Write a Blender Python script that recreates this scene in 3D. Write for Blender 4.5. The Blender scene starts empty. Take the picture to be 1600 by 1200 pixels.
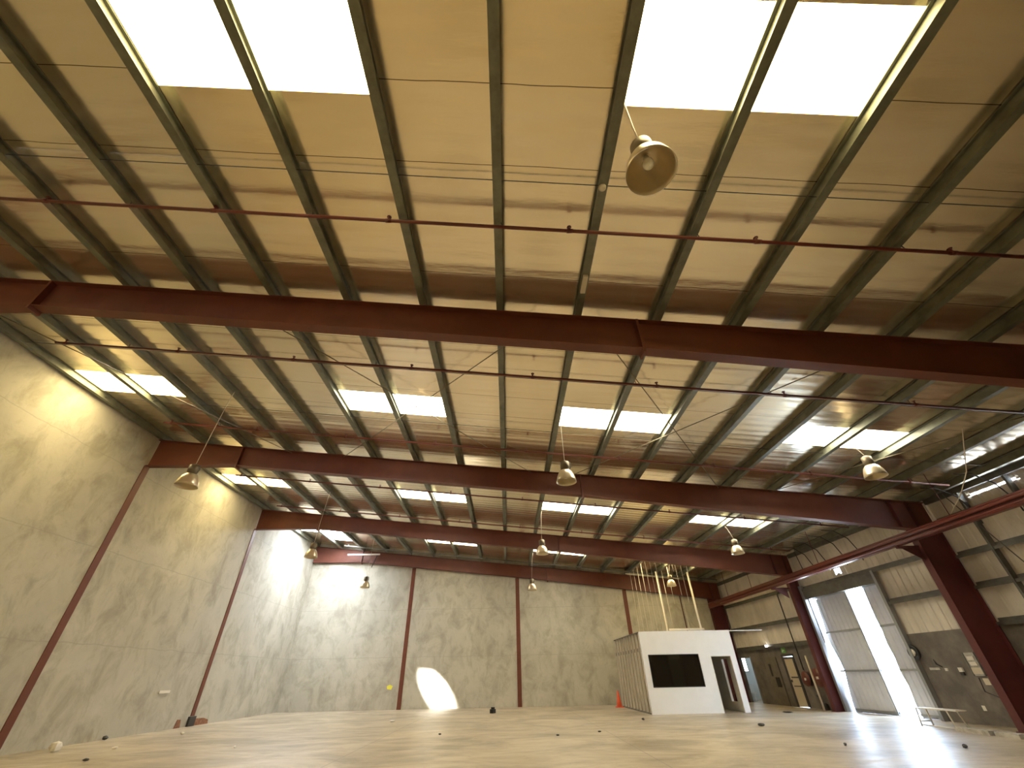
import bpy, math, random
from mathutils import Vector, Matrix
random.seed(7)
sc = bpy.context.scene
COL = sc.collection
R = math.radians

# ------------------------------------------------------------------ camera
PITCH, YAW, ROLL, FPX = R(35.448), R(1.163), R(-1.189), 640.765
fw = Vector((math.sin(YAW)*math.cos(PITCH), math.cos(YAW)*math.cos(PITCH), math.sin(PITCH)))
r0 = Vector((math.cos(YAW), -math.sin(YAW), 0)); u0 = r0.cross(fw)
rr = r0*math.cos(ROLL)+u0*math.sin(ROLL); uu = -r0*math.sin(ROLL)+u0*math.cos(ROLL)
cd = bpy.data.cameras.new('camera'); cam = bpy.data.objects.new('camera', cd); COL.objects.link(cam)
m3 = Matrix((rr, uu, -fw)).transposed()
cam.matrix_world = Matrix.Translation((0, 0, 1.5)) @ m3.to_4x4()
cd.sensor_width = 36; cd.sensor_fit = 'HORIZONTAL'; cd.lens = FPX/1600*36
cd.clip_start = .05; cd.clip_end = 300
sc.camera = cam

# ------------------------------------------------------------------ world, sun, exposure
W = bpy.data.worlds.new('sky'); sc.world = W; W.use_nodes = True
bg = W.node_tree.nodes['Background']; bg.inputs[0].default_value = (.55, .74, 1, 1); bg.inputs[1].default_value = 27
sd = bpy.data.lights.new('sun', 'SUN'); sun = bpy.data.objects.new('sun', sd); COL.objects.link(sun)
sd.energy = 900; sd.angle = R(5); sd.color = (1, .97, .92)
sun.location = (-20, 26, 22)
sun.rotation_euler = Vector((6.4, 4.2, -8.3)).to_track_quat('-Z', 'Y').to_euler()
sc.view_settings.view_transform = 'Standard'; sc.view_settings.look = 'None'
sc.view_settings.exposure = 0.45; sc.view_settings.gamma = 1; sc.view_settings.use_curve_mapping = False
SKY_EMIT = 17.0

# ------------------------------------------------------------------ materials
def mat(name, base, rough=.6, metal=0., var=0., vscale=3., base2=None, bump=0., bscale=20., spec=.5, stretch=(1, 1, 1), detail=6):
    m = bpy.data.materials.new(name); m.use_nodes = True
    nt = m.node_tree; b = nt.nodes['Principled BSDF']
    b.inputs['Roughness'].default_value = rough; b.inputs['Metallic'].default_value = metal
    b.inputs['Specular IOR Level'].default_value = spec
    b.inputs['Base Color'].default_value = (*base, 1)
    if base2 or bump:
        tc = nt.nodes.new('ShaderNodeTexCoord'); mp = nt.nodes.new('ShaderNodeMapping')
        mp.inputs['Scale'].default_value = stretch
        nt.links.new(tc.outputs['Object'], mp.inputs[0])
    if base2:
        n = nt.nodes.new('ShaderNodeTexNoise'); n.inputs['Scale'].default_value = vscale; n.inputs['Detail'].default_value = detail
        n.inputs['Roughness'].default_value = .62
        nt.links.new(mp.outputs[0], n.inputs['Vector'])
        cr = nt.nodes.new('ShaderNodeValToRGB')
        cr.color_ramp.elements[0].position = .36; cr.color_ramp.elements[1].position = .64
        cr.color_ramp.elements[0].color = (*base2, 1); cr.color_ramp.elements[1].color = (*base, 1)
        nt.links.new(n.outputs['Fac'], cr.inputs[0]); nt.links.new(cr.outputs[0], b.inputs['Base Color'])
    if bump:
        n2 = nt.nodes.new('ShaderNodeTexNoise'); n2.inputs['Scale'].default_value = bscale; n2.inputs['Detail'].default_value = 4
        nt.links.new(mp.outputs[0], n2.inputs['Vector'])
        bp = nt.nodes.new('ShaderNodeBump'); bp.inputs['Strength'].default_value = bump; bp.inputs['Distance'].default_value = .02
        nt.links.new(n2.outputs['Fac'], bp.inputs['Height']); nt.links.new(bp.outputs[0], b.inputs['Normal'])
    return m
def emis(name, col, s):
    m = bpy.data.materials.new(name); m.use_nodes = True
    nt = m.node_tree; nt.nodes.clear()
    e = nt.nodes.new('ShaderNodeEmission'); e.inputs[0].default_value = (*col, 1); e.inputs[1].default_value = s
    o = nt.nodes.new('ShaderNodeOutputMaterial'); nt.links.new(e.outputs[0], o.inputs[0])
    return m

def mat_foil():
    m = bpy.data.materials.new('roof_foil'); m.use_nodes = True
    nt = m.node_tree; b = nt.nodes['Principled BSDF']; L = nt.links.new
    tc = nt.nodes.new('ShaderNodeTexCoord')
    sep = nt.nodes.new('ShaderNodeSeparateXYZ'); L(tc.outputs['Object'], sep.inputs[0])
    n = nt.nodes.new('ShaderNodeTexNoise'); n.inputs['Scale'].default_value = .7; n.inputs['Detail'].default_value = 2.5
    mp = nt.nodes.new('ShaderNodeMapping'); mp.inputs['Scale'].default_value = (.5, 2.2, 1)
    L(tc.outputs['Object'], mp.inputs[0]); L(mp.outputs[0], n.inputs['Vector'])
    cr = nt.nodes.new('ShaderNodeValToRGB')
    cr.color_ramp.elements[0].position = .3; cr.color_ramp.elements[1].position = .7
    cr.color_ramp.elements[0].color = (.86, .75, .56, 1); cr.color_ramp.elements[1].color = (.93, .83, .66, 1)
    L(n.outputs['Fac'], cr.inputs[0])
    # sheet seams every 1.116 m along y: thin dark lines
    def math_(op, a, bb=None, val=None):
        k = nt.nodes.new('ShaderNodeMath'); k.operation = op
        L(a, k.inputs[0])
        if bb is not None: L(bb, k.inputs[1])
        if val is not None: k.inputs[1].default_value = val
        return k.outputs[0]
    n3 = nt.nodes.new('ShaderNodeTexNoise'); n3.inputs['Scale'].default_value = .9
    L(tc.outputs['Object'], n3.inputs['Vector'])
    wob = math_('MULTIPLY', n3.outputs['Fac'], val=.05)
    yy = math_('ADD', sep.outputs['Y'], wob)
    yy = math_('ADD', yy, val=20-1.30)
    fr = math_('FRACT', math_('DIVIDE', yy, val=1.1))
    line = math_('LESS_THAN', fr, val=.011)
    mx = nt.nodes.new('ShaderNodeMix'); mx.data_type = 'RGBA'
    mx.inputs[7].default_value = (.16, .12, .07, 1)
    L(line, mx.inputs[0]); L(cr.outputs[0], mx.inputs[6]); L(mx.outputs[2], b.inputs['Base Color'])
    b.inputs['Metallic'].default_value = .88
    rr_ = math_('ADD', math_('MULTIPLY', n.outputs['Fac'], val=.22), val=.10)
    L(rr_, b.inputs['Roughness'])
    # ripples running along x (sheet ribs) plus wrinkles
    w = nt.nodes.new('ShaderNodeTexWave'); w.wave_type = 'BANDS'; w.bands_direction = 'Y'
    w.inputs['Scale'].default_value = 1.05; w.inputs['Distortion'].default_value = 2.2; w.inputs['Detail'].default_value = 3; w.inputs['Detail Scale'].default_value = .6
    mp2 = nt.nodes.new('ShaderNodeMapping'); mp2.inputs['Scale'].default_value = (.18, 1, 1)
    L(tc.outputs['Object'], mp2.inputs[0]); L(mp2.outputs[0], w.inputs['Vector'])
    n2 = nt.nodes.new('ShaderNodeTexNoise'); n2.inputs['Scale'].default_value = 7; n2.inputs['Detail'].default_value = 2
    mp3 = nt.nodes.new('ShaderNodeMapping'); mp3.inputs['Scale'].default_value = (.35, 1.6, 1)
    L(tc.outputs['Object'], mp3.inputs[0]); L(mp3.outputs[0], n2.inputs['Vector'])
    h = math_('ADD', math_('MULTIPLY', w.outputs['Fac'], val=.5), math_('MULTIPLY', n2.outputs['Fac'], val=.5))
    bp = nt.nodes.new('ShaderNodeBump'); bp.inputs['Strength'].default_value = .28; bp.inputs['Distance'].default_value = .02
    L(h, bp.inputs['Height']); L(bp.outputs[0], b.inputs['Normal'])
    return m

def mat_wall(name, c1, c2, c3):
    m = bpy.data.materials.new(name); m.use_nodes = True
    nt = m.node_tree; b = nt.nodes['Principled BSDF']; L = nt.links.new
    b.inputs['Roughness'].default_value = .75; b.inputs['Specular IOR Level'].default_value = .3
    tc = nt.nodes.new('ShaderNodeTexCoord')
    def noise(scale, st, detail=8, dist=0, rough=.6):
        mp = nt.nodes.new('ShaderNodeMapping'); mp.inputs['Scale'].default_value = st
        L(tc.outputs['Object'], mp.inputs[0])
        n = nt.nodes.new('ShaderNodeTexNoise'); n.inputs['Scale'].default_value = scale; n.inputs['Detail'].default_value = detail
        n.inputs['Distortion'].default_value = dist; n.inputs['Roughness'].default_value = rough
        L(mp.outputs[0], n.inputs['Vector']); return n.outputs['Fac']
    def ramp(f, p0, p1, a, c):
        cr = nt.nodes.new('ShaderNodeValToRGB'); e = cr.color_ramp.elements
        e[0].position = p0; e[1].position = p1; e[0].color = (*a, 1); e[1].color = (*c, 1)
        L(f, cr.inputs[0]); return cr.outputs[0]
    def mix(f, a, c, kind='MIX'):
        mx = nt.nodes.new('ShaderNodeMix'); mx.data_type = 'RGBA'; mx.blend_type = kind
        if isinstance(f, float): mx.inputs[0].default_value = f
        else: L(f, mx.inputs[0])
        L(a, mx.inputs[6]); L(c, mx.inputs[7]); return mx.outputs[2]
    A = ramp(noise(.5, (1, 1, 1), 7, .6), .3, .7, c2, c1)          # plaster lifts and patches
    B = ramp(noise(1.3, (1, 1, .7), 9, .5, .66), .36, .54, (.68, .66, .62), (1, 1, 1))   # trowel smears
    C = ramp(noise(5, (1, 1, .4), 6, .3), .30, .42, c3, (1, 1, 1))     # streaks
    out = mix(.75, A, B, 'MULTIPLY'); out = mix(.45, out, C, 'MULTIPLY')
    # pour joints at 2.6 m and 5.2 m
    sep = nt.nodes.new('ShaderNodeSeparateXYZ'); L(tc.outputs['Object'], sep.inputs[0])
    def mth(op, a, v=None, b2=None):
        k = nt.nodes.new('ShaderNodeMath'); k.operation = op; L(a, k.inputs[0])
        if v is not None: k.inputs[1].default_value = v
        if b2 is not None: L(b2, k.inputs[1])
        return k.outputs[0]
    zz = mth('ADD', sep.outputs['Z'], None, mth('MULTIPLY', noise(1.3, (1, 1, 1), 4), .16))
    fr = mth('FRACT', mth('DIVIDE', zz, 2.62))
    ln = mth('LESS_THAN', fr, .012)
    d = nt.nodes.new('ShaderNodeRGB'); d.outputs[0].default_value = (*[x*.8 for x in c2], 1)
    ln2 = mth('MULTIPLY', ln, .5)
    out = mix(ln2, out, d.outputs[0])
    L(out, b.inputs['Base Color'])
    bp = nt.nodes.new('ShaderNodeBump'); bp.inputs['Strength'].default_value = .35; bp.inputs['Distance'].default_value = .03
    L(noise(3.5, (1, 1, .7), 8, 1), bp.inputs['Height']); L(bp.outputs[0], b.inputs['Normal'])
    return m

def mat_floor():
    m = bpy.data.materials.new('polished_concrete_floor'); m.use_nodes = True
    nt = m.node_tree; b = nt.nodes['Principled BSDF']; L = nt.links.new
    tc = nt.nodes.new('ShaderNodeTexCoord')
    def noise(scale, st, detail=8, dist=0):
        mp = nt.nodes.new('ShaderNodeMapping'); mp.inputs['Scale'].default_value = st
        L(tc.outputs['Object'], mp.inputs[0])
        n = nt.nodes.new('ShaderNodeTexNoise'); n.inputs['Scale'].default_value = scale; n.inputs['Detail'].default_value = detail
        n.inputs['Distortion'].default_value = dist; n.inputs['Roughness'].default_value = .65
        L(mp.outputs[0], n.inputs['Vector']); return n.outputs['Fac']
    n1 = noise(.42, (1, 1.3, 1), 10, .8)
    cr = nt.nodes.new('ShaderNodeValToRGB'); e = cr.color_ramp.elements
    e[0].position = .36; e[1].position = .62; e[0].color = (.25, .205, .14, 1); e[1].color = (.48, .41, .31, 1)
    L(n1, cr.inputs[0])
    n2 = noise(3.5, (1, 1, 1), 8, .5)
    cr2 = nt.nodes.new('ShaderNodeValToRGB'); e = cr2.color_ramp.elements
    e[0].position = .30; e[1].position = .42; e[0].color = (.72, .68, .62, 1); e[1].color = (1, 1, 1, 1)
    L(n2, cr2.inputs[0])
    mx = nt.nodes.new('ShaderNodeMix'); mx.data_type = 'RGBA'; mx.blend_type = 'MULTIPLY'; mx.inputs[0].default_value = .6
    L(cr.outputs[0], mx.inputs[6]); L(cr2.outputs[0], mx.inputs[7])
    # saw-cut joints
    sep = nt.nodes.new('ShaderNodeSeparateXYZ'); L(tc.outputs['Object'], sep.inputs[0])
    def mth(op, a, v=None, b2=None):
        k = nt.nodes.new('ShaderNodeMath'); k.operation = op; L(a, k.inputs[0])
        if v is not None: k.inputs[1].default_value = v
        if b2 is not None: L(b2, k.inputs[1])
        return k.outputs[0]
    ly = mth('LESS_THAN', mth('FRACT', mth('DIVIDE', mth('ADD', sep.outputs['Y'], 40-15.6), 6.5)), .006)
    lx = mth('LESS_THAN', mth('FRACT', mth('DIVIDE', mth('ADD', sep.outputs['X'], 40-.55), 7.1)), .004)
    ln = mth('MULTIPLY', mth('MAXIMUM', lx, None, ly), .55)
    mx2 = nt.nodes.new('ShaderNodeMix'); mx2.data_type = 'RGBA'; mx2.inputs[7].default_value = (.15, .12, .09, 1)
    L(ln, mx2.inputs[0]); L(mx.outputs[2], mx2.inputs[6]); L(mx2.outputs[2], b.inputs['Base Color'])
    r1 = mth('ADD', mth('MULTIPLY', noise(1.2, (.6, 1.4, 1), 7, 1), .5), .16)
    L(r1, b.inputs['Roughness'])
    bp = nt.nodes.new('ShaderNodeBump'); bp.inputs['Strength'].default_value = .16; bp.inputs['Distance'].default_value = .02
    L(noise(2.5, (1, 1, 1), 6), bp.inputs['Height']); L(bp.outputs[0], b.inputs['Normal'])
    return m

M = {}
M['foil'] = mat_foil()
M['floor'] = mat_floor()
M['plaster'] = mat_wall('plastered_concrete', (.51, .485, .41), (.405, .385, .325), (.76, .72, .64))
M['block'] = mat('grey_block_wall', (.19, .165, .145), .85, base2=(.11, .097, .085), vscale=1.6, bump=.6, bscale=9)
M['clad'] = mat('cladding_sheet', (.74, .68, .60), .5, metal=.1, base2=(.58, .53, .46), vscale=1.1, bump=.25, bscale=6, stretch=(1, 1, .5))
M['red'] = mat('red_oxide_steel', (.15, .045, .026), .5, base2=(.115, .034, .02), vscale=1.2, spec=.35)
M['red2'] = mat('red_oxide_steel_purple', (.12, .030, .030), .5, base2=(.09, .022, .023), vscale=1.2, spec=.35)
M['redpipe'] = mat('red_painted_pipe', (.13, .026, .018), .4)
M['galv'] = mat('galvanised_steel', (.20, .21, .165), .45, metal=.35, base2=(.125, .13, .10), vscale=2.5)
M['girt'] = mat('dull_galvanised_girt', (.16, .155, .14), .5, metal=.4, base2=(.11, .105, .095), vscale=3)
M['stud'] = mat('bright_galvanised_stud', (.72, .68, .60), .45, metal=.15)
M['rod'] = mat('dull_brown_rod', (.17, .14, .09), .7)
M['dark'] = mat('dark_steel', (.03, .028, .026), .5)
M['wire'] = mat('pale_cord', (.62, .56, .45), .6)
M['alu'] = mat('spun_aluminium', (.62, .54, .40), .3, metal=.7)
M['housing'] = mat('lamp_housing_bronze', (.16, .13, .09), .45, metal=.5)
M['bulb'] = mat('lamp_bulb_glass', (.85, .85, .8), .15)
M['white'] = mat('white_board', (.80, .78, .74), .6, base2=(.76, .74, .70), vscale=1.3)
M['cream'] = mat('cream_board', (.66, .60, .48), .7, base2=(.58, .52, .41), vscale=2)
M['lining'] = mat('brown_lining', (.28, .22, .15), .8)
M['doorleaf'] = mat('sliding_door_sheet', (.60, .61, .68), .5, base2=(.53, .54, .61), vscale=1.2)
M['frame'] = mat('grey_door_frame', (.30, .31, .32), .45, metal=.3)
M['beige'] = mat('beige_door_paint', (.50, .42, .30), .55)
M['browndoor'] = mat('brown_grey_door', (.17, .145, .11), .6, base2=(.12, .10, .08), vscale=3)
M['black'] = mat('black_plastic', (.012, .012, .012), .4)
M['cone'] = mat('orange_plastic', (.75, .10, .03), .5)
M['sleeve'] = mat('cone_white_sleeve', (.8, .75, .7), .4)
M['tile'] = mat('white_tile', (.75, .78, .78), .2)
M['porcelain'] = mat('porcelain', (.85, .87, .87), .12)
M['curb'] = mat('old_white_kerb_paint', (.52, .50, .46), .8, base2=(.30, .28, .25), vscale=5)
M['brick'] = mat('exposed_brick', (.30, .14, .07), .9, base2=(.18, .08, .045), vscale=9, bump=.5)
M['rubble'] = mat('plaster_scrap', (.7, .67, .6), .8)
M['exitgreen'] = mat('exit_sign_green', (.16, .42, .10), .5)
M['exitwhite'] = mat('exit_sign_pictogram', (.75, .9, .6), .5)
M['yellow'] = mat('yellow_sticker', (.75, .72, .08), .6)
M['glasspane'] = mat('dark_tinted_glass', (.012, .010, .006), .04, spec=.6)
M['ground'] = mat('outside_concrete_yard', (.24, .25, .26), .9)
M['daylit'] = emis('translucent_sheet_daylight_warm', (1.0, .79, .38), SKY_EMIT*1.05)
M['daylit_mid'] = emis('translucent_sheet_daylight_pale', (1.0, .90, .66), SKY_EMIT)
M['daylit_cool'] = emis('translucent_sheet_daylight_white', (.90, .95, 1.0), SKY_EMIT*2.6)
M['tubelight'] = emis('lit_lamp', (1, .97, .9), 14)
M['windowlight'] = emis('lit_toilet_window', (.85, .95, 1), 7)

# ------------------------------------------------------------------ mesh helper
class MB:
    def __init__(s): s.v = []; s.f = []; s.sm = []
    def quad(s, *ps):
        i = len(s.v); s.v += [tuple(p) for p in ps]; s.f.append(tuple(range(i, i+len(ps)))); s.sm.append(False); return s
    def hexa(s, p):   # 8 points: bottom 4 ccw, top 4 ccw
        i = len(s.v); s.v += [tuple(q) for q in p]
        for f in ((3, 2, 1, 0), (4, 5, 6, 7), (0, 1, 5, 4), (1, 2, 6, 5), (2, 3, 7, 6), (3, 0, 4, 7)):
            s.f.append(tuple(i+k for k in f)); s.sm.append(False)
        return s
    def box(s, x0, x1, y0, y1, z0, z1, mtx=None):
        p = [(x0, y0, z0), (x1, y0, z0), (x1, y1, z0), (x0, y1, z0), (x0, y0, z1), (x1, y0, z1), (x1, y1, z1), (x0, y1, z1)]
        if mtx: p = [tuple(mtx @ Vector(q)) for q in p]
        return s.hexa(p)
    def prism(s, poly, axis, a, b):   # poly of 2D points extruded along axis from a to b
        n = len(poly); i = len(s.v)
        def P(q, t):
            return {'x': (t, q[0], q[1]), 'y': (q[0], t, q[1]), 'z': (q[0], q[1], t)}[axis]
        s.v += [P(q, a) for q in poly]+[P(q, b) for q in poly]
        s.f.append(tuple(i+k for k in range(n))); s.f.append(tuple(i+n+k for k in reversed(range(n)))); s.sm += [False]*2
        for k in range(n):
            s.f.append((i+k, i+n+k, i+n+(k+1) % n, i+(k+1) % n)); s.sm.append(False)
        return s
    def tube(s, pts, r, n=8, cap=True):
        pts = [Vector(p) for p in pts]; rings = []
        prev = None
        for k, p in enumerate(pts):
            d = (pts[min(k+1, len(pts)-1)]-pts[max(k-1, 0)]).normalized()
            a = Vector((0, 0, 1)) if abs(d.z) < .95 else Vector((1, 0, 0))
            if prev is not None: a = prev
            u = d.cross(a).normalized(); w = u.cross(d).normalized(); prev = w
            i = len(s.v); rad = r[k] if isinstance(r, (list, tuple)) else r
            for j in range(n):
                t = 2*math.pi*j/n; s.v.append(tuple(p+u*math.cos(t)*rad+w*math.sin(t)*rad))
            rings.append(i)
        for k in range(len(rings)-1):
            for j in range(n):
                s.f.append((rings[k]+j, rings[k]+(j+1) % n, rings[k+1]+(j+1) % n, rings[k+1]+j)); s.sm.append(True)
        if cap:
            s.f.append(tuple(rings[0]+j for j in reversed(range(n)))); s.f.append(tuple(rings[-1]+j for j in range(n))); s.sm += [False]*2
        return s
    def lathe(s, prof, c=(0, 0, 0), n=32, mtx=None):   # prof: (r,z)
        i0 = len(s.v)
        for (r, z) in prof:
            for j in range(n):
                t = 2*math.pi*j/n; q = Vector((r*math.cos(t), r*math.sin(t), z))
                if mtx: q = mtx @ q
                s.v.append(tuple(q+Vector(c)))
        for k in range(len(prof)-1):
            for j in range(n):
                a = i0+k*n+j; b = i0+k*n+(j+1) % n
                s.f.append((a, b, b+n, a+n)); s.sm.append(True)
        return s
    def blob(s, c, rx, ry, rz, n=7, jit=.25):
        i0 = len(s.v); rings = 4
        for k in range(rings+1):
            ph = math.pi*k/rings
            for j in range(n):
                t = 2*math.pi*j/n; q = 1+random.uniform(-jit, jit)
                s.v.append((c[0]+rx*math.sin(ph)*math.cos(t)*q, c[1]+ry*math.sin(ph)*math.sin(t)*q, c[2]+rz*math.cos(ph)*-1))
        for k in range(rings):
            for j in range(n):
                a = i0+k*n+j; b = i0+k*n+(j+1) % n
                s.f.append((a, b, b+n, a+n)); s.sm.append(False)
        return s
    def build(s, name, material, parent=None, origin=None, mtx=None):
        o0 = Vector(origin) if origin else Vector((0, 0, 0))
        me = bpy.data.meshes.new(name)
        vs = [Vector(v)-o0 for v in s.v]
        me.from_pydata([tuple(v) for v in vs], [], s.f)
        me.polygons.foreach_set('use_smooth', s.sm)
        me.materials.append(material); me.validate(); me.update()
        import bmesh
        bm = bmesh.new(); bm.from_mesh(me)
        bmesh.ops.remove_doubles(bm, verts=bm.verts, dist=1e-6)
        bmesh.ops.recalc_face_normals(bm, faces=bm.faces); bm.to_mesh(me); bm.free()
        o = bpy.data.objects.new(name, me); COL.objects.link(o)
        if parent: o.parent = parent
        elif origin: o.location = o0
        if mtx is not None: o.matrix_world = mtx
        return o
def struct(o): o['kind'] = 'structure'; return o
def tag(o, label, cat, group=None, kind=None):
    o['label'] = label; o['category'] = cat
    if group: o['group'] = group
    if kind: o['kind'] = kind
    return o
def empty(name, loc, rz=0.):
    o = bpy.data.objects.new(name, None); COL.objects.link(o); o.location = loc; o.rotation_euler = (0, 0, rz)
    o.empty_display_size = .2; return o
def dup(root, loc, rz=None):
    c = root.copy(); COL.objects.link(c); c.location = loc
    if rz is not None: c.rotation_euler = (0, 0, rz)
    for ch in list(root.children):
        d = ch.copy(); COL.objects.link(d); d.parent = c
        for g in list(ch.children):
            e = g.copy(); COL.objects.link(e); e.parent = d
    return c

# ------------------------------------------------------------------ dimensions of the hall
XL, YB, YF = -13.487, 30.708, -10.0
BAY = 8.126
F = {k: YB-(4-k)*BAY for k in (-1, 0, 1, 2, 3, 4)}
A0, SL = 7.0536, -.10112                     # rafter soffit plane
DR, DP = .794, .235                           # rafter depth, purlin depth
def zr(x, off=0.): return A0+SL*x+off        # off 0: soffit, DR: purlin bottom, DR+DP: roof sheet
ZT = DR+DP
PX = lambda m: -.173+1.654*m
XW = lambda y: 14.7-.045*(y-22.4)            # inner face of the right wall cladding
ANG = math.atan(.045)
def RW(y, z=0., off=0.):                     # local frame on the right wall: +x towards the back, +y into the hall, z up
    return Matrix.Translation((XW(y)-off, y, z)) @ Matrix.Rotation(math.pi/2+ANG, 4, 'Z')

# ------------------------------------------------------------------ floor, outside, walls
struct(MB().quad((XL-.3, YF-.3, 0), (16.6, YF-.3, 0), (16.6, 32.75, 0), (XL-.3, 32.75, 0)).build('floor', M['floor']))
struct(MB().quad((16.6, -40, -.02), (90, -40, -.02), (90, 80, -.02), (16.6, 80, -.02)).build('ground', M['ground']))
struct(MB().prism([(YF-.3, 0), (YB+.3, 0), (YB+.3, zr(XL, ZT)), (YF-.3, zr(XL, ZT))], 'x', XL-.3, XL).build('wall_left', M['plaster']))
struct(MB().prism([(XL, 0), (XW(YB)+.1, 0), (XW(YB)+.1, zr(XW(YB), ZT)), (XL, zr(XL, ZT))], 'y', YB, YB+.3).build('wall_back', M['plaster']))
struct(MB().prism([(XL, 0), (XW(YF)+.3, 0), (XW(YF)+.3, zr(XW(YF), ZT)), (XL, zr(XL, ZT))], 'y', YF-.3, YF).build('wall_front', M['plaster']))

# right wall: lower block wall with openings, upper ribbed cladding with openings
DOOR = (17.93, 22.3, 4.45)                   # loading door opening
TOIL = (29.1, 30.55, 2.15)
def wallbox(mb, y0, y1, z0, z1, t0, t1):     # t: thickness outwards measured from the wall line (negative = into the hall)
    mb.hexa([(XW(y0)+t0, y0, z0), (XW(y0)+t1, y0, z0), (XW(y1)+t1, y1, z0), (XW(y1)+t0, y1, z0),
             (XW(y0)+t0, y0, z1), (XW(y0)+t1, y0, z1), (XW(y1)+t1, y1, z1), (XW(y1)+t0, y1, z1)])
lo = MB()
wallbox(lo, YF, DOOR[0]-.08, 0, 2.52, -.02, .2)
wallbox(lo, DOOR[1]+.12, 25.02, 0, 2.52, -.02, .2)
wallbox(lo, 25.02, 25.86, 2.1, 2.52, -.02, .2)
wallbox(lo, 25.86, TOIL[0], 0, 2.52, -.02, .2)
wallbox(lo, TOIL[0], TOIL[1], TOIL[2], 2.52, -.02, .2)
wallbox(lo, TOIL[1], YB, 0, 2.52, -.02, .2)
struct(lo.build('wall_right', M['block']))
def ribbed(mb, y0, y1, z0, z1):
    # trapezoid ribs every 0.30 m, vertical
    ys = [y0]; y = math.ceil(y0/.3)*.3
    pts = [(y0, .05)]
    while y+.12 < y1:
        if y > y0+.01: pts += [(y, .05), (y+.03, .072), (y+.09, .072), (y+.12, .05)]
        y += .3
    pts.append((y1, .05))
    for (a, ta), (b, tb) in zip(pts, pts[1:]):
        mb.quad((XW(a)+ta, a, z0), (XW(b)+tb, b, z0), (XW(b)+tb, b, z1), (XW(a)+ta, a, z1))
up = MB()
EAVE = 6.18
def ztop(y): return zr(XW(y), ZT)+.05
ribbed(up, YF, 9.2, 2.5, 6.7)
# daylight slit under the eave between the first and second frame, with sheet laps breaking it up
for a, b, z0, z1 in ((9.2, 14.2, 2.5, 6.03), (9.2, 14.2, 6.10, 6.7), (11.25, 11.5, 6.03, 6.1), (9.2, 9.9, 6.03, 6.1), (12.9, 14.2, 6.03, 6.1)):
    ribbed(up, a, b, z0, z1)
ribbed(up, 14.2, DOOR[0], 2.5, 6.7)
ribbed(up, DOOR[0], 19.6, DOOR[2], 6.7)
ribbed(up, 19.6, 19.95, DOOR[2], 4.98); ribbed(up, 19.6, 19.95, 5.2, 6.7)     # torn hole above the door
ribbed(up, 19.95, DOOR[1], DOOR[2], 6.7)
ribbed(up, DOOR[1], YB, 2.5, 6.7)
struct(up.build('wall_right_cladding', M['clad']))
# jagged flashing around the torn hole
tag(MB().prism([(19.55, 4.94), (19.72, 5.03), (19.85, 4.98), (19.99, 4.93), (19.99, 4.8), (19.55, 4.8)], 'x', XW(19.8)+.005, XW(19.8)+.03)
    .build('torn_flap', M['clad'], origin=(XW(19.8), 19.77, 4.8)), 'bent grey sheet flap under the bright hole above the sliding door', 'metal flap')

# toilet room behind the far end of the right wall
tr = MB()
x0 = XW(30)+.2; x1 = 16.5; ya, yb = 28.7, 32.6
tr.box(x0, x1+.1, ya-.1, ya, 0, 2.6).box(x0, x1+.1, yb, yb+.1, 0, 2.6).box(x1, x1+.1, ya, yb, 0, 2.6).box(x0, x1, ya, yb, 2.5, 2.6)
struct(tr.build('wall_toilet', M['tile']))
tr = MB().box(14.2, x0, YB+.31, yb+.1, 0, 2.6).box(XW(YB)+.105, x0, YB-.1, YB+.31, 0, 2.6)
struct(tr.build('wall_toilet_side', M['tile']))
wn = struct(MB().box(14.75, 15.75, yb-.04, yb, 1.45, 2.25).build('window_20', M['frame']))
MB().box(14.8, 15.7, yb-.05, yb-.041, 1.5, 2.2).build('pane', M['windowlight'], wn)
tl = empty('toilet', (15.0, 31.3, 0), math.pi/2)
MB().lathe([(.001, 0), (.14, 0), (.12, .12), (.11, .22), (.19, .36), (.21, .40), (.17, .40), (.10, .30), (.001, .26)], n=24).build('bowl', M['porcelain'], tl)
MB().box(.16, .36, -.2, .2, .38, .78).box(.14, .38, -.22, .22, .78, .82).build('cistern', M['porcelain'], tl)
MB().lathe([(.15, .405), (.215, .405), (.215, .425), (.15, .425), (.15, .405)], n=24).build('seat', M['white'], tl)
tag(tl, 'white toilet in the small bright room behind the office box', 'toilet')

# ------------------------------------------------------------------ roof sheet with skylight openings
SKY = []                                      # (x0, x1, y0, y1, material, name-number)
spans = [(-8, -6), (-3, -1), (1, 3), (5, 7)]
offs = {-1: 3.85, 0: 3.35, 1: 3.85, 2: 3.72, 3: 3.60}
rows = {}
for b in (-1, 0, 1, 2, 3):
    y0 = F[b]+offs[b]
    if b == 0: y0 = 1.262
    y1 = y0+1.117
    for (m0, m1) in spans:
        if m0 == 5 and b < 1: continue
        rows.setdefault((y0, y1), []).append((PX(m0)+.13, PX(m1)+.02, b, m0))
roof = MB()
XR_ = 16.6
def slab(x0, x1, y0, y1, t=.05, dz=0.):
    roof.hexa([(x0, y0, zr(x0, ZT)), (x1, y0, zr(x1, ZT)), (x1, y1, zr(x1, ZT)), (x0, y1, zr(x0, ZT)),
               (x0, y0, zr(x0, ZT)+t), (x1, y0, zr(x1, ZT)+t), (x1, y1, zr(x1, ZT)+t), (x0, y1, zr(x0, ZT)+t)])
HOLE = (-11.2, -10.3, 26.36, 26.60)          # missing piece of roof sheet in the far left corner: the sun comes through here
ycur = YF-.3
wnum = 1
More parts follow.
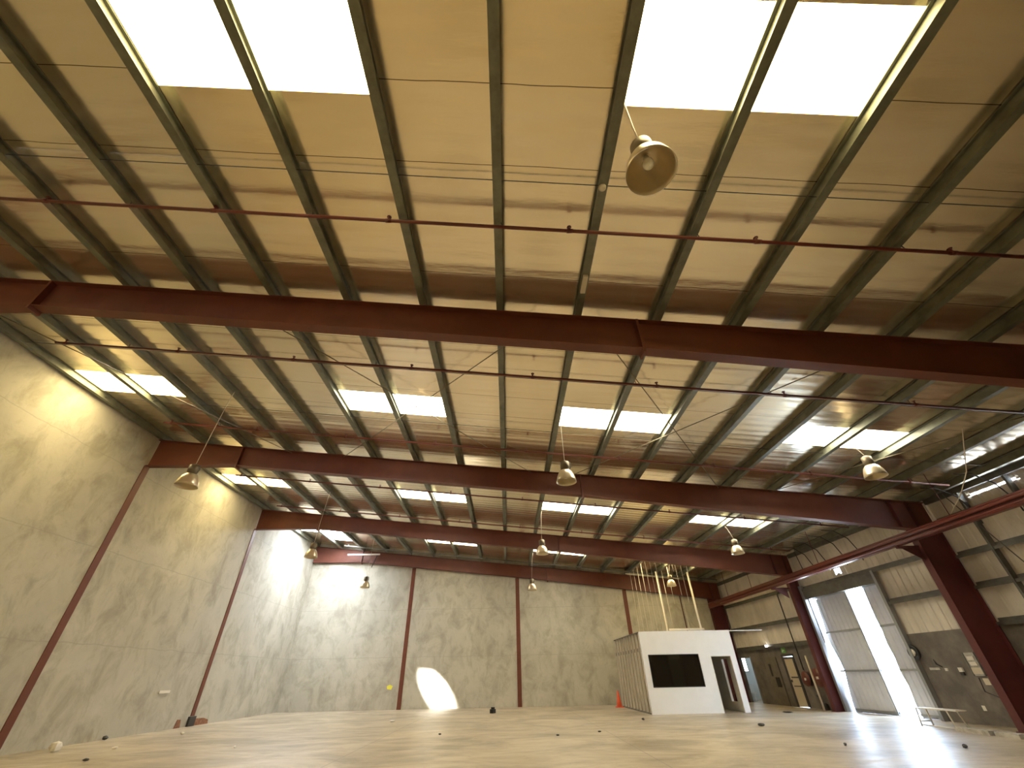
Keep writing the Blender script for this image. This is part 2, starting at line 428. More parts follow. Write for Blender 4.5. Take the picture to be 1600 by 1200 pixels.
for (y0, y1), ls in sorted(rows.items()):
    slab(XL-.3, XR_, ycur, y0)
    xc = XL-.3
    for (a, c, b, m0) in sorted(ls):
        slab(xc, a, y0, y1); xc = c
        far = (b == 3 and m0 == -8)
        zz = lambda x: zr(x, ZT)+.02
        w = MB()
        def pane(pa, pc, q0, q1):
            w.hexa([(pa, q0, zz(pa)), (pc, q0, zz(pc)), (pc, q1, zz(pc)), (pa, q1, zz(pa)),
                    (pa, q0, zz(pa)+.02), (pc, q0, zz(pc)+.02), (pc, q1, zz(pc)+.02), (pa, q1, zz(pa)+.02)])
        if far:
            xm0, xm1 = PX(-7)+.13, PX(-7)+.0
            pane(a, HOLE[0], y0, y1); pane(HOLE[1], c, y0, y1); pane(HOLE[0], HOLE[1], y0, HOLE[2]); pane(HOLE[0], HOLE[1], HOLE[3], y1)
        else: pane(a, c, y0, y1)
        struct(w.build('window_%d' % wnum, M['daylit_cool'] if b == 3 and m0 == -8 else (M['daylit_mid'] if b > 0 and not (m0 == -8 or (b == 3 and m0 == 5)) else M['daylit']))); wnum += 1
    slab(xc, XR_, y0, y1)
    ycur = y1
# last strip, with the hole and a clear sheet just in front of it
slab(XL-.3, PX(-7)+.13, ycur, 28.95); slab(PX(-6)+.02, XR_, ycur, 28.95)
w = MB(); a, c = PX(-7)+.13, PX(-6)+.02
w.hexa([(a, ycur, zr(a, ZT)+.02), (c, ycur, zr(c, ZT)+.02), (c, 28.95, zr(c, ZT)+.02), (a, 28.95, zr(a, ZT)+.02),
        (a, ycur, zr(a, ZT)+.04), (c, ycur, zr(c, ZT)+.04), (c, 28.95, zr(c, ZT)+.04), (a, 28.95, zr(a, ZT)+.04)])
struct(w.build('window_21', M['daylit_cool']))
slab(XL-.3, XR_, 28.95, YB+.3)
struct(roof.build('ceiling', M['foil']))

# ------------------------------------------------------------------ purlins
ordn = ['first', 'second', 'third', 'fourth', 'fifth', 'sixth', 'seventh', 'eighth', 'ninth', 'tenth', 'eleventh', 'twelfth', 'thirteenth', 'fourteenth', 'fifteenth', 'sixteenth', 'seventeenth', 'eighteenth']
for i, m in enumerate(range(-8, 10)):
    x = PX(m); zb = zr(x+.065, DR); zt = zr(x+.065, ZT)
    if x+.13 > XW(YF)-.0: continue
    y0, y1 = YF, YB-.01
    ye = y1
    if m == 9: ye = 26.0
    if x < XL+.02: x = XL+.01
    p = MB()
    p.box(x, x+.145, y0, ye, zb, zb+.012)
    p.box(x, x+.012, y0, ye, zb+.012, zb+.03)
    p.box(x+.058, x+.072, y0, ye, zb+.012, zt-.014)
    p.box(x+.01, x+.12, y0, ye, zt-.024, zt-.012)
    o = p.build('roof_purlin', M['galv'], origin=(x, y0, zb))
    tag(o, 'galvanised roof purlin running front to back, %s from the left wall' % ordn[i], 'roof purlin', 'purlins under the foil roof')
# eave strut
o = MB().prism([(0, 0), (.12, 0), (.12, .2), (0, .2)], 'y', 0, 30).build('eave_strut', M['girt'], origin=(0, 0, 0))
o.location = (XW(YB)-.16, YB-.05, 6.38); o.rotation_euler = (0, 0, math.pi+ANG+0)
o.rotation_euler = (0, 0, ANG)
bpy.data.objects.remove(o)
es = MB()
def along(mb, y0, y1, x_in, x_out, z0, z1):   # bar along the right wall, offsets measured into the hall
    wallbox(mb, y0, y1, z0, z1, -x_in, -x_out)
for k in (-1, 0, 1, 2, 3):
    es = MB(); along(es, F[k]+.14, (F[k+1] if k < 3 else YB-.17)-.14, .12, .02, 6.22, 6.40)
    lab = {-1: 'furthest behind the camera', 0: 'beside the camera', 1: 'at the right picture edge', 2: 'over the loading door', 3: 'in the far bay'}[k]
    tag(es.build('eave_strut', M['girt'], origin=(XW(F[k]), F[k], 6.22)), 'grey steel eave strut along the top of the cladding, %s' % lab, 'eave strut', 'eave struts over the cladding wall')

# ------------------------------------------------------------------ portal frames
XS1, XS2 = -10.1, 2.77
def zbot(x):
    if x < XS1: return 8.13+(8.105-8.13)*(x-XL)/(XS1-XL)
    if x < XS2: return 8.105+(6.775-8.105)*(x-XS1)/(XS2-XS1)
    return 6.775+(5.45-6.775)*(x-XS2)/(13.75-XS2)
def ztopb(x): return zr(x, DR)-.004
names = {1: 'nearest the camera, crossing the whole ceiling', 2: 'second from the camera, meeting the left wall', 3: 'third from the camera, behind the middle lamps',
         4: 'furthest, running along the top of the back wall', 0: 'behind the camera', -1: 'furthest behind the camera'}
cn = {1: 'nearest on the right, outside the picture edge', 2: 'in front of the loading door, second from the camera', 3: 'beside the far edge of the loading door',
      4: 'in the far right corner behind the office box', 0: 'behind the camera', -1: 'furthest behind the camera'}
for k in (-1, 0, 1, 2, 3, 4):
    y = F[k] if k < 4 else YB-.17
    col = M['red']
    xe = XW(y)-.06; xi = {2: 14.0, 3: 14.15, 4: 13.4}.get(k, 14.05)
    root = empty('roof_beam', (XL+.02, y, 8.13))
    o3 = root.location.copy()
    xs = [XL+.02, XS1, XS2, xe]
    web = MB(); bf = MB(); tf = MB()
    for a, b in zip(xs, xs[1:]):
        za, zb_ = zbot(a), zbot(b if b < xe else xe)
        web.hexa([(a, y-.006, za+.016), (b, y-.006, zb_+.016), (b, y+.006, zb_+.016), (a, y+.006, za+.016),
                  (a, y-.006, ztopb(a)-.016), (b, y-.006, ztopb(b)-.016), (b, y+.006, ztopb(b)-.016), (a, y+.006, ztopb(a)-.016)])
        bf.hexa([(a, y-.125, za), (b, y-.125, zb_), (b, y+.125, zb_), (a, y+.125, za),
                 (a, y-.125, za+.016), (b, y-.125, zb_+.016), (b, y+.125, zb_+.016), (a, y+.125, za+.016)])
        tf.hexa([(a, y-.125, ztopb(a)-.016), (b, y-.125, ztopb(b)-.016), (b, y+.125, ztopb(b)-.016), (a, y+.125, ztopb(a)-.016),
                 (a, y-.125, ztopb(a)), (b, y-.125, ztopb(b)), (b, y+.125, ztopb(b)), (a, y+.125, ztopb(a))])
    web.build('web', col, root, origin=o3); bf.build('bottom_flange', col, root, origin=o3); tf.build('top_flange', col, root, origin=o3)
    for xs_ in (XS1, XS2):
        MB().box(xs_-.025, xs_+.025, y-.135, y+.135, zbot(xs_)-.09, ztopb(xs_)-.001).build('splice_plate', col, root, origin=o3)
    sf = MB()
    for dx in (13.75, 14.35):
        if dx < xe-.2: sf.box(dx-.008, dx+.008, y-.12, y+.12, zbot(dx)+.017, ztopb(dx)-.017)
    sf.build('stiffener_plate', M['red2'], root, origin=o3)
    tag(root, 'red oxide steel roof beam %s' % names[k], 'roof beam', 'sloping roof beams of the steel frames')
    # right column
    c = empty('steel_column', (xi, y, 0)); o3 = c.location.copy()
    zt = zbot(xi)-.002
    zt2 = zbot(xe)-.002
    MB().box(xi, xi+.016, y-.125, y+.125, 0.021, zt).build('inner_flange', M['red2'], c, origin=o3)
    MB().box(xe-.016, xe, y-.125, y+.125, 0.021, zt2).build('outer_flange', M['red2'], c, origin=o3)
    MB().hexa([(xi+.016, y-.006, .02), (xe-.016, y-.006, .02), (xe-.016, y+.006, .02), (xi+.016, y+.006, .02),
               (xi+.016, y-.006, zt-.002), (xe-.016, y-.006, zt2-.002), (xe-.016, y+.006, zt2-.002), (xi+.016, y+.006, zt-.002)]).build('web', M['red2'], c, origin=o3)
    MB().box(xi-.05, xe, y-.16, y+.16, 0, .02).build('base_plate', M['red2'], c, origin=o3)
    tag(c, 'dark red steel column %s' % cn[k], 'steel column', 'columns along the cladding wall')
    # left column (only its flange shows through the plaster)
    if k < 4:
        lab = {1: 'red steel column strip in the left wall nearest the camera, outside the picture', 2: 'red steel column strip set in the left wall, lower left corner of the view',
               3: 'red steel column strip set in the left wall with a rusty broken base', 0: 'red steel column strip in the left wall beside the camera', -1: 'red steel column strip in the left wall behind the camera'}[k]
        tag(MB().box(XL-.01, XL+.025, y-.125, y+.125, .34 if k == 3 else 0, 8.125).build('wall_column', M['red'], origin=(XL, y, 0)), lab, 'steel column', 'column strips in the left wall')
for x, lab in ((-6.43, 'red steel column strip in the back wall, left of the bright sun spot'), (.70, 'red steel column strip in the middle of the back wall'), (7.92, 'red steel column strip in the back wall just left of the office box hangers')):
    tag(MB().box(x-.125, x+.125, YB-.025, YB+.01, 0, zbot(x)-.01).build('wall_column', M['red'], origin=(x, YB, 0)), lab, 'steel column', 'column strips in the back wall')
# thin dark pipe on the back wall right of the hangers
tag(MB().tube([(11.6, YB-.05, .02), (11.6, YB-.05, zbot(11.6)-.02)], .035).build('down_pipe', M['red2'], origin=(11.6, YB, 0)), 'thin dark red pipe up the back wall behind the office box', 'pipe')

# broken plaster at the foot of the column strip
yk = F[3]
cb = empty('broken_column_base', (XL, yk, 0)); o3 = cb.location.copy()
MB().box(XL+.0, XL+.09, yk-.23, yk+.19, 0, .33).build('rusty_shoe', M['dark'], cb, origin=o3)
for (q0, q1, zz1) in ((-1.0, -.62, .28), (.2, 1.3, .24)):
    MB().prism([(yk+q0, 0), (yk+q1, 0), (yk+q1-.05, zz1*.6), (yk+(q0+q1)/2+.1, zz1*.95), (yk+q0+.08, zz1)], 'x', XL-.01, XL+.02).build('exposed_brick', M['brick'], cb, origin=o3)
tag(cb, 'rusty column shoe with exposed brick at the foot of the left wall', 'column base')

# ------------------------------------------------------------------ sprinkler pipes
def sprinkler(y, x0, x1, label, mt, hs, r=.032, dz=-.12):
    root = empty('sprinkler_pipe', (x0, y, zr(x0, DR)+dz)); o3 = root.location.copy()
    MB().tube([(x0, y, zr(x0, DR)+dz), (x1, y, zr(x1, DR)+dz)], r, 10).build('pipe', mt, root, origin=o3)
    x = x0+hs
    while x < x1-.2:
        z = zr(x, DR)+dz
        MB().tube([(x, y, z+r*.8), (x, y, z+.10)], .02, 6).tube([(x, y, z+.10), (x, y, z+.106)], .04, 8).tube([(x-.05, y, z), (x+.05, y, z)], r*1.25, 10).build('sprinkler_head', mt, root, origin=o3)
        x += 3.1
    for m in range(-8, 9, 2):
        xx = PX(m)+.14
        if x0+.1 < xx < x1-.1:
            z = zr(xx, DR)+dz
            MB().tube([(xx, y, z+r), (xx, y+.01, z+.10), (xx-.02, y, -dz+z+.02)], .008, 6).build('hanger', M['dark'], root, origin=o3)
    tag(root, label, 'sprinkler pipe', 'sprinkler branch pipes under the roof')
sprinkler(4.14, XL+.1, 14.4, 'thin red sprinkler pipe nearest the camera, above the nearest roof beam', M['redpipe'], 2.1, .03)
sprinkler(8.35, -11.95, 14.3, 'thin dark red sprinkler pipe just behind the nearest roof beam', M['redpipe'], .25)
sprinkler(12.57, -11.95, 14.3, 'thin red sprinkler pipe just in front of the second roof beam', M['redpipe'], .25)
sprinkler(17.2, -11.95, 14.2, 'thin dark red sprinkler pipe just behind the second roof beam', M['redpipe'], .25)
sprinkler(21.2, -11.95, 14.0, 'thin dark red sprinkler pipe just in front of the third roof beam', M['redpipe'], .25)
sprinkler(28.9, -10.9, 13.6, 'thin pale pipe just in front of the back wall roof beam', M['girt'], .25)

# sag rods between purlins
for y, lab in ((3.45, 'nearest the camera, in front of the near sprinkler pipe'), (8.72, 'behind the nearest roof beam'), (11.5, 'between the near skylight row and the second beam'), (16.9, 'behind the second roof beam'), (19.9, 'in front of the third roof beam')):
    t = MB()
    t.tube([(XL+.02, y, zr(XL, DR)+.1), (14.6, y, zr(14.6, DR)+.1)], .008, 6)
    tag(t.build('sag_rod', M['dark'], origin=(XL, y, zr(XL, DR))), 'dark tie rod through purlins, %s' % lab, 'tie rod', 'tie rods through the purlins')
# diagonal brace rods between first and second frame
for (xa, xb, lab) in ((-6.1, .95, 'slanting right, left of the middle purlin'), (.8, -6.2, 'slanting left, left of the middle purlin'), (1.9, 7.8, 'slanting right, over the right middle skylight'),
                      (7.9, 2.4, 'slanting left, right of the middle skylight'), (14.0, 9.6, 'by the right eave, passing behind the right lamp'), (-13.3, -8.2, 'by the left wall, under the left skylight')):
    pa = (xa, F[1]+.03, zr(xa, DR)-.06); pb = (xb, F[2]-.03, zr(xb, DR)-.06)
    tag(MB().tube([pa, pb], .013, 6).build('brace_rod', M['rod'], origin=pa), 'thin diagonal roof brace rod %s' % lab, 'brace rod', 'diagonal brace rods behind the nearest beam')

# ------------------------------------------------------------------ high bay lamps
def lamp(x, y, ztop_, label, tilt=0.):
    root = empty('high_bay_lamp', (x, y, ztop_-.62))
    h = .62
    MB().lathe([(.001, .60), (.08, .60), (.125, .575), (.13, .40), (.10, .36), (.085, .345), (.001, .345)], n=28).build('housing', M['housing'], root)
    MB().lathe([(.085, .35), (.13, .335), (.19, .27), (.235, .17), (.262, .06), (.275, 0), (.268, 0), (.254, .06), (.226, .17), (.18, .262), (.12, .325), (.06, .33), (.001, .33)], n=40).build('reflector', M['alu'], root)
    MB().tube([(.13, 0, .38), (.17, 0, .46), (.14, 0, .58), (.02, 0, .63), (-.02, 0, .63)], .010, 6).build('bracket', M['girt'], root)
    MB().lathe([(.02, .325), (.035, .30), (.038, .24), (.06, .20), (.062, .15), (.04, .11), (.001, .10)], n=20).build('bulb', M['bulb'], root)
    zc = zr(x, DR)-(ztop_-.62)
    m0 = round((x+.173-.065)/1.654); dx = PX(m0)+.145-x
    MB().tube([(0, 0, .63), (dx*.25, .005, .63+(zc-.63)*.4), (dx*.7, .0, .63+(zc-.63)*.85), (dx, 0, zc+.03)], .009, 6).build('cord', M['wire'], root)
    tag(root, label, 'lamp', 'high bay lamps hanging from the roof')
    return root
lamp(1.61, 2.28, 6.56, 'large bell shaped high bay lamp nearest the camera')
lamp(-8.45, 10.45, 6.34, 'bell shaped high bay lamp by the left wall, in front of the second beam')
lamp(1.64, 10.6, 6.38, 'bell shaped high bay lamp hanging in front of the second beam near the middle')
lamp(10.2, 10.6, 6.42, 'bell shaped high bay lamp beside the right skylight, near the cladding wall')
lamp(-8.45, 18.8, 6.42, 'bell shaped high bay lamp against the bright left wall before the back corner')
lamp(1.56, 18.9, 6.44, 'bell shaped high bay lamp near the middle, in front of the third beam')
lamp(10.1, 18.8, 6.3, 'bell shaped high bay lamp on the right in front of the third beam end')
lamp(-8.38, 26.7, 6.5, 'small far bell shaped lamp before the bluish left part of the back wall')
lamp(1.48, 26.7, 6.22, 'small far bell shaped lamp before the middle of the back wall')
lamp(9.74, 26.6, 6.29, 'small far bell shaped lamp among the hangers above the office box')
# junction boxes on the purlin by the near lamp
for (y, lab, s) in ((3.42, 'small round white ceiling rose on the purlin beside the nearest lamp', 'r'), (5.35, 'small oblong pale junction box on the purlin just before the nearest beam', 'b')):
    x = PX(1)+.06; z = zr(x, DR)
    mb = MB()
    if s == 'r': mb.lathe([(.001, -.05), (.03, -.05), (.055, -.035), (.06, -.003), (.001, -.003)], c=(x, y, z), n=20)
    else: mb.box(x-.04, x+.05, y-.22, y+.2, z-.06, z-.003)
    tag(mb.build('junction_box', M['wire'], origin=(x, y, z)), lab, 'junction box')

# ------------------------------------------------------------------ red service beam with pipes along the columns
sb = empty('service_beam', (13.3, YB-.4, 4.9)); o3 = sb.location.copy()
y0, y1 = -6., YB-.4
def xb(y): return 13.35-.0*(y)
MB().box(13.22, 13.23, y0, y1, 4.88, 5.12).box(13.23, 13.42, y0, y1, 5.108, 5.12).box(13.23, 13.42, y0, y1, 4.88, 4.892).build('channel', M['redpipe'], sb, origin=o3)
MB().tube([(13.15, y0, 5.06), (13.15, y1-1.2, 5.06)], .045, 12).build('pipe', M['redpipe'], sb, origin=o3)
MB().tube([(13.12, y0, 4.92), (13.12, y1-2, 4.92)], .03, 10).build('pipe', M['redpipe'], sb, origin=o3)
MB().tube([(13.3, y0, 5.165), (13.3, y1, 5.165)], .04, 12).build('pipe', M['redpipe'], sb, origin=o3)
for y in (F[2], F[3]):
    MB().box(13.25, 13.99 if y < 20 else 14.14, y-.05, y+.05, 4.80, 4.875).prism([(13.4, 4.80), (13.99, 4.80), (13.99, 4.4)], 'y', y-.008, y+.008).build('bracket', M['red2'], sb, origin=o3)
for y in (2.5, 7.5, 12.2, 18.6, 24.5, 27.4):
    MB().tube([(13.3, y, 5.2), (13.3, y+.0, zr(13.3, DR)+.02)], .012, 6).build('hanger_rod', M['red2'], sb, origin=o3)
tag(sb, 'long red service beam with pipes running along the tops of the right columns', 'service beam')
# long pale rope from roof to service beam
pts = [(11.02, 8.5, 7.5), (10.6, 8.6, 6.9), (9.75, 8.55, 5.8), (9.45, 8.5, 5.2), (9.2, 8.5, 4.9)]
pts = [(12.05, 9.4, 6.62), (12.2, 9.75, 6.3), (12.75, 10.55, 5.9), (13.0, 11.3, 5.5), (13.18, 12.0, 5.22)]
tag(MB().tube(pts, .012, 6).build('hanging_cable', M['wire'], origin=pts[0]), 'pale cable hanging in a curve from the roof to the red service beam', 'cable')

# ------------------------------------------------------------------ girts and posts on the right wall
gseg = [(YF, F[1]-.15, 3.58), (F[1]+.15, F[2]-.15, 3.58), (F[2]+.15, DOOR[0]-.2, 3.58), (F[3]+.15, YB-.3, 3.58),
        (YF, F[1]-.15, 4.74), (F[1]+.15, F[2]-.15, 4.5), (F[2]+.15, F[3]-.15, 4.74), (F[3]+.15, YB-.3, 4.9), (F[1]+.15, F[2]-.15, 5.6), (F[3]+.15, YB-.3, 2.56), (F[1]+.15, F[2]-.15, 2.58)]
gl = {0: 'middle girt in the near bays behind the camera', 1: 'middle girt between the picture edge and the near column', 2: 'middle girt between the near column and the loading door', 3: 'middle girt in the far bay above the exit sign',
      4: 'upper girt in the near bays behind the camera', 5: 'second girt from the top at the right picture edge', 6: 'girt over the loading door', 7: 'upper girt in the far bay', 8: 'topmost girt at the right picture edge', 9: 'lowest girt on top of the far block wall', 10: 'lowest girt on top of the near block wall'}
for i, (a, b, z) in enumerate(gseg):
    g = MB(); along(g, a, b, .14, .01, z, z+.012); along(g, a, b, .15, .14, z-.08, z+.012); along(g, a, b, .02, .01, z+.012, z+.12)
    tag(g.build('wall_girt', M['girt'], origin=(XW(a), a, z)), 'grey steel %s' % gl[i], 'wall girt', 'girts on the cladding wall')
for i, (y, z0, z1, w, lab) in enumerate(((DOOR[0]-.12, 0, 4.74, .12, 'right jamb post of the loading door'), (DOOR[1]+.08, 0, 4.9, .14, 'left jamb post of the loading door'),
                                    (16.1, 2.6, 6.3, .0, ''), (13.1, 2.6, 6.2, .07, 'slim wind post between the near column and picture edge'), (11.6, 2.6, 6.2, .07, 'slim wind post at the right picture edge'))):
    if w == 0: continue
    g = MB(); along(g, y-w/2, y+w/2, .18, .005 if z0 else .022, z0, z1)
    tag(g.build('wall_post', M['frame'] if i < 2 else M['girt'], origin=(XW(y), y, z0)), 'grey steel %s' % lab, 'wall post')
# knee brace / diagonal thin rods on the wall near the second column
for a, b, lab in (((14.25, 12.9, 6.1), (XW(12.0)-.2, 12.0, 2.7), 'thin pale diagonal rod in front of the cladding right of the near column'), ((14.0, 20.9, 6.2), (14.45, 21.4, 5.2), 'short dark rod above the loading door under the eave')):
    tag(MB().tube([a, b], .018, 6).build('wall_rod', M['girt'] if a[1] < 15 else M['dark'], origin=b), lab, 'rod')
# curved cables under the eave
for i, (y, lab) in enumerate(((18.0, 'first from the near column'), (18.9, 'second from the near column'), (20.0, 'in the middle'), (20.9, 'nearest the far column'), (13.0, 'right of the near column'), (11.8, 'at the right picture edge'))):
    pts = [(XW(y)-1.15, y+.2, zr(XW(y)-1.15, DR)+.0), (XW(y)-.7, y+.1, zr(XW(y)-.7, DR)-.02), (XW(y)-.32, y, 6.05), (XW(y)-.17, y-.1, 5.5), (XW(y)-.17, y-.1, 5.15)]
    tag(MB().tube(pts, .02, 6).build('eave_bracket', M['dark'], origin=pts[0]), 'curved dark bracket bar under the right eave, %s' % lab, 'bracket', 'curved brackets under the right eave')

# ------------------------------------------------------------------ loading door: two sliding leaves with a gap
hd = MB(); along(hd, DOOR[0]-.05, DOOR[1]+.05, .12, .0, 4.3, 4.72)
tag(hd.build('door_header', M['girt'], origin=(XW(20), 20, 4.44)), 'dark steel header box over the loading door', 'door header')
def leaf(y0, y1, label, lay):
    root = empty('sliding_door_leaf', (XW(y0)+.16, y0, 0)); o3 = root.location.copy()
    s = MB()
    n = int((y1-y0)/.25)
    pts = []
    for i in range(n):
        a = y0+(y1-y0)*i/n; d = (y1-y0)/n
        pts += [(a, .0), (a+d*.6, .0), (a+d*.7, .018), (a+d*.9, .018)]
    pts.append((y1, .0))
    for (a, ta), (b, tb) in zip(pts, pts[1:]):
        s.hexa([(XW(a)+.16+ta, a, .002), (XW(a)+.17+ta, a, .002), (XW(b)+.17+tb, b, .002), (XW(b)+.16+tb, b, .002),
                (XW(a)+.16+ta, a, 4.6), (XW(a)+.17+ta, a, 4.6), (XW(b)+.17+tb, b, 4.6), (XW(b)+.16+tb, b, 4.6)])
    s.build('sheet', M['doorleaf'], root, origin=o3)
    for z in (.06, 1.40, 2.85, 4.28):
        r = MB(); wallbox(r, y0, y1+(.25 if y1 > 20 else 0), z, z+.07, .10, .155); r.build('rail', M['frame'], root, origin=o3)
    for y in ((y0,) if y1 > 20 else (y0, )):
        r = MB(); wallbox(r, y, y+.06, .03, 4.38, .09, .155); r.build('stile', M['frame'], root, origin=o3)
    ed = MB()
    for (za, zb_, ea, eb) in lay:
        q0, q1 = ea[0], ea[1]; r0_, r1_ = eb[0], eb[1]
        ed.hexa([(XW(q0)+.162, q0, za), (XW(q0)+.172, q0, za), (XW(q1)+.172, q1, za), (XW(q1)+.162, q1, za),
                 (XW(r0_)+.162, r0_, zb_), (XW(r0_)+.172, r0_, zb_), (XW(r1_)+.172, r1_, zb_), (XW(r1_)+.162, r1_, zb_)])
    ed.build('bent_edge', M['doorleaf'], root, origin=o3)
    tag(root, label, 'sliding door', 'loading door leaves')
L_ = 21.95
leaf(19.92, L_, 'wide left leaf of the metal sliding door, bright daylight along its edges',
     [(0, .5, (L_, 22.3), (L_, 22.25)), (.5, .9, (L_, 22.25), (L_, 22.16)), (.9, 1.40, (L_, 22.16), (L_, 22.0)), (1.4, 1.8, (L_, 22.0), (L_, 22.04)), (1.8, 2.4, (L_, 22.04), (L_, 22.2)), (2.4, 2.85, (L_, 22.2), (L_, 22.27)),
      (2.92, 3.4, (L_, 22.2), (L_, 22.12)), (3.4, 4.2, (L_, 22.12), (L_, 22.06)), (4.2, 4.25, (L_, 22.3), (L_, 22.3))])
jag = [18.98, 19.03, 18.97, 19.05, 19.0, 19.06, 19.0, 19.04, 19.02, 18.99]
leaf(17.86, 18.95, 'narrow right leaf of the metal sliding door beside the bright gap',
     [(i*.46, (i+1)*.46, (18.94, jag[i]), (18.94, jag[(i+1) % 10])) for i in range(10)])
# black cable reel hung on the wall edge next to the door
rl = empty('wall_reel', (XW(17.72)-.12, 17.72, 1.95), ANG)
mt = Matrix.Rotation(math.pi/2, 4, 'Y')
MB().lathe([(.12, -.04), (.22, -.04), (.24, 0), (.22, .04), (.12, .04), (.12, -.04)], n=28, mtx=mt).build('rim', M['black'], rl)
MB().box(-.03, .03, -.11, .11, -.025, .025).box(-.03, .03, -.025, .025, -.11, .11).lathe([(.001, -.035), (.07, -.035), (.07, .035), (.001, .035)], n=16, mtx=mt).build('hub', M['rubble'], rl)
tag(rl, 'round black reel with pale hub hung beside the right door leaf', 'reel')

# ------------------------------------------------------------------ things on the near block wall
def on_wall(name, y, z, parts, label, cat, depth=.0):
    root = empty(name, (XW(y)-.022, y, z), ANG)
    for (nm, mtl, boxes) in parts:
        mb = MB()
        for (ya, yb_, za, zb_, d0, d1) in boxes: mb.box(-d1, -d0, ya, yb_, za, zb_)
        mb.build(nm, mtl, root)
    tag(root, label, cat); return root
on_wall('electrical_panel', 15.78, 1.25, [('backplate', M['curb'], [(-.2, .2, 0, .62, 0, .05)]), ('switch', M['rubble'], [(-.12, .1, .42, .52, .05, .08)]), ('switch', M['rubble'], [(-.12, .1, .27, .37, .05, .08)]), ('cover', M['cream'], [(-.16, .16, .05, .22, .05, .07)]), ('side_rail', M['girt'], [(-.2, -.17, 0, .62, .05, .07)]), ('side_rail', M['girt'], [(.17, .2, 0, .62, .05, .07)])],
        'pale electrical panel with switches on the grey block wall by the near column', 'electrical panel')
on_wall('wall_patch', 15.15, 1.45, [('panel', M['dark'], [(-.28, .28, -.25, .42, 0, .012)])], 'dark burnt looking board on the block wall right of the electrical panel', 'board')
on_wall('socket_box', 16.35, 1.36, [('box', M['white'], [(-.08, .05, 0, .12, 0, .06)]), ('socket', M['black'], [(-.06, .06, -.09, -.005, 0, .05)])], 'small white and black socket box left of the electrical panel', 'socket')
on_wall('socket_box', 16.85, 1.39, [('box', M['white'], [(-.05, .05, 0, .08, 0, .04)])], 'tiny white socket plate further left, between the reel and electrical panel', 'socket')
on_wall('paper_label', 15.72, 1.02, [('sheet', M['cream'], [(-.09, .09, 0, .17, 0, .004)])], 'cream paper scrap on the wall below the electrical panel', 'paper')
on_wall('paper_label', 16.28, .36, [('sheet', M['rubble'], [(-.06, .05, 0, .13, 0, .004)])], 'small pale paper low on the block wall above the kerb', 'paper')
on_wall('pale_strip', 17.3, 1.42, [('strip', M['curb'], [(-.2, .2, 0, .07, 0, .01)])], 'pale horizontal smear of plaster on the block wall beside the door', 'plaster patch')
def hose_reel(y, z, label, rad=.27, mt_=None):
    root = empty('hose_reel', (XW(y)-.16, y, z), ANG)
    mt = Matrix.Rotation(math.pi/2, 4, 'Y')
    MB().lathe([(.001, -.09), (rad, -.09), (rad, -.075), (rad*.7, -.07), (rad*.7, .07), (rad, .075), (rad, .09), (.001, .09)], n=28, mtx=mt).build('drum', M['redpipe'], root)
    MB().lathe([(rad*.7, -.065), (rad*.92, -.055), (rad*.92, .055), (rad*.7, .065)], n=28, mtx=mt).build('hose', M['black'], root)
    MB().box(.09, .137, -.04, .04, -.1, .1).build('bracket', M['dark'], root)
    MB().box(-.135, -.09, -.07, .05, -.06, .04).build('label_plate', M['white'], root)
    tag(root, label, 'fire hose reel')
hose_reel(15.0, 1.1, 'red fire hose reel with white plate behind the near column')
hose_reel(24.25, 1.15, 'dark red fire hose reel on the far block wall beside the beige door', .3)
hose_reel(23.35, 1.2, 'round red fire hose reel beside the leaning plank at the far column', .36)
# bent wire on the wall
pts = [(XW(15.9)-.04, 15.9, 1.2), (XW(15.95)-.04, 15.95, .85), (XW(15.6)-.04, 15.6, .72), (XW(15.2)-.04, 15.2, .82), (XW(15.25)-.04, 15.25, 1.1)]
tag(MB().tube(pts, .012, 6).build('loose_wire', M['dark'], origin=pts[0]), 'dark loose wire looping below the electrical panel', 'wire')
pts = [(XW(17.15)-.06, 17.15, 1.72), (XW(17.1)-.07, 17.1, 1.58), (XW(16.95)-.05, 16.95, 1.50)]
tag(MB().tube(pts, [.012, .03, .012], 6).build('pipe_stub', M['black'], origin=pts[0]), 'short black curved stub on the wall right of the reel', 'pipe')

# kerb and bench on the right
kb = MB()
for (a, b) in ((15.1, 14.1), (13.95, 13.3), (13.2, 12.0), (11.9, 9.0)):
    kb.box(12.72, 12.95, b, a, 0, .10)
tag(kb.build('kerb', M['curb'], origin=(12.8, 15.75, 0)), 'low worn white kerb on the floor before the block wall', 'kerb')
bn = empty('metal_bench', (13.25, 15.95, 0)); 
def bar(p, q, r=.022): return MB().tube([p, q], r, 6)
MB().box(-.17, .17, -.75, .75, .43, .46).build('bench_top', M['stud'], bn)
for (x, y) in ((-.15, .72), (.15, .72), (-.15, -.4), (.15, -.4)):
    bar((x, y, .43), (x*1.25, y-.12*(1 if y < 0 else -.2), 0)).build('leg', M['stud'], bn)
bar((-.17, .72, .12), (.17, .72, .12), .015).build('crossbar', M['stud'], bn)
bar((-.17, .74, .03), (-.17, -.5, .03), .018).build('crossbar', M['stud'], bn)
tag(bn, 'low grey metal bench frame in front of the right door leaf and kerb', 'bench')

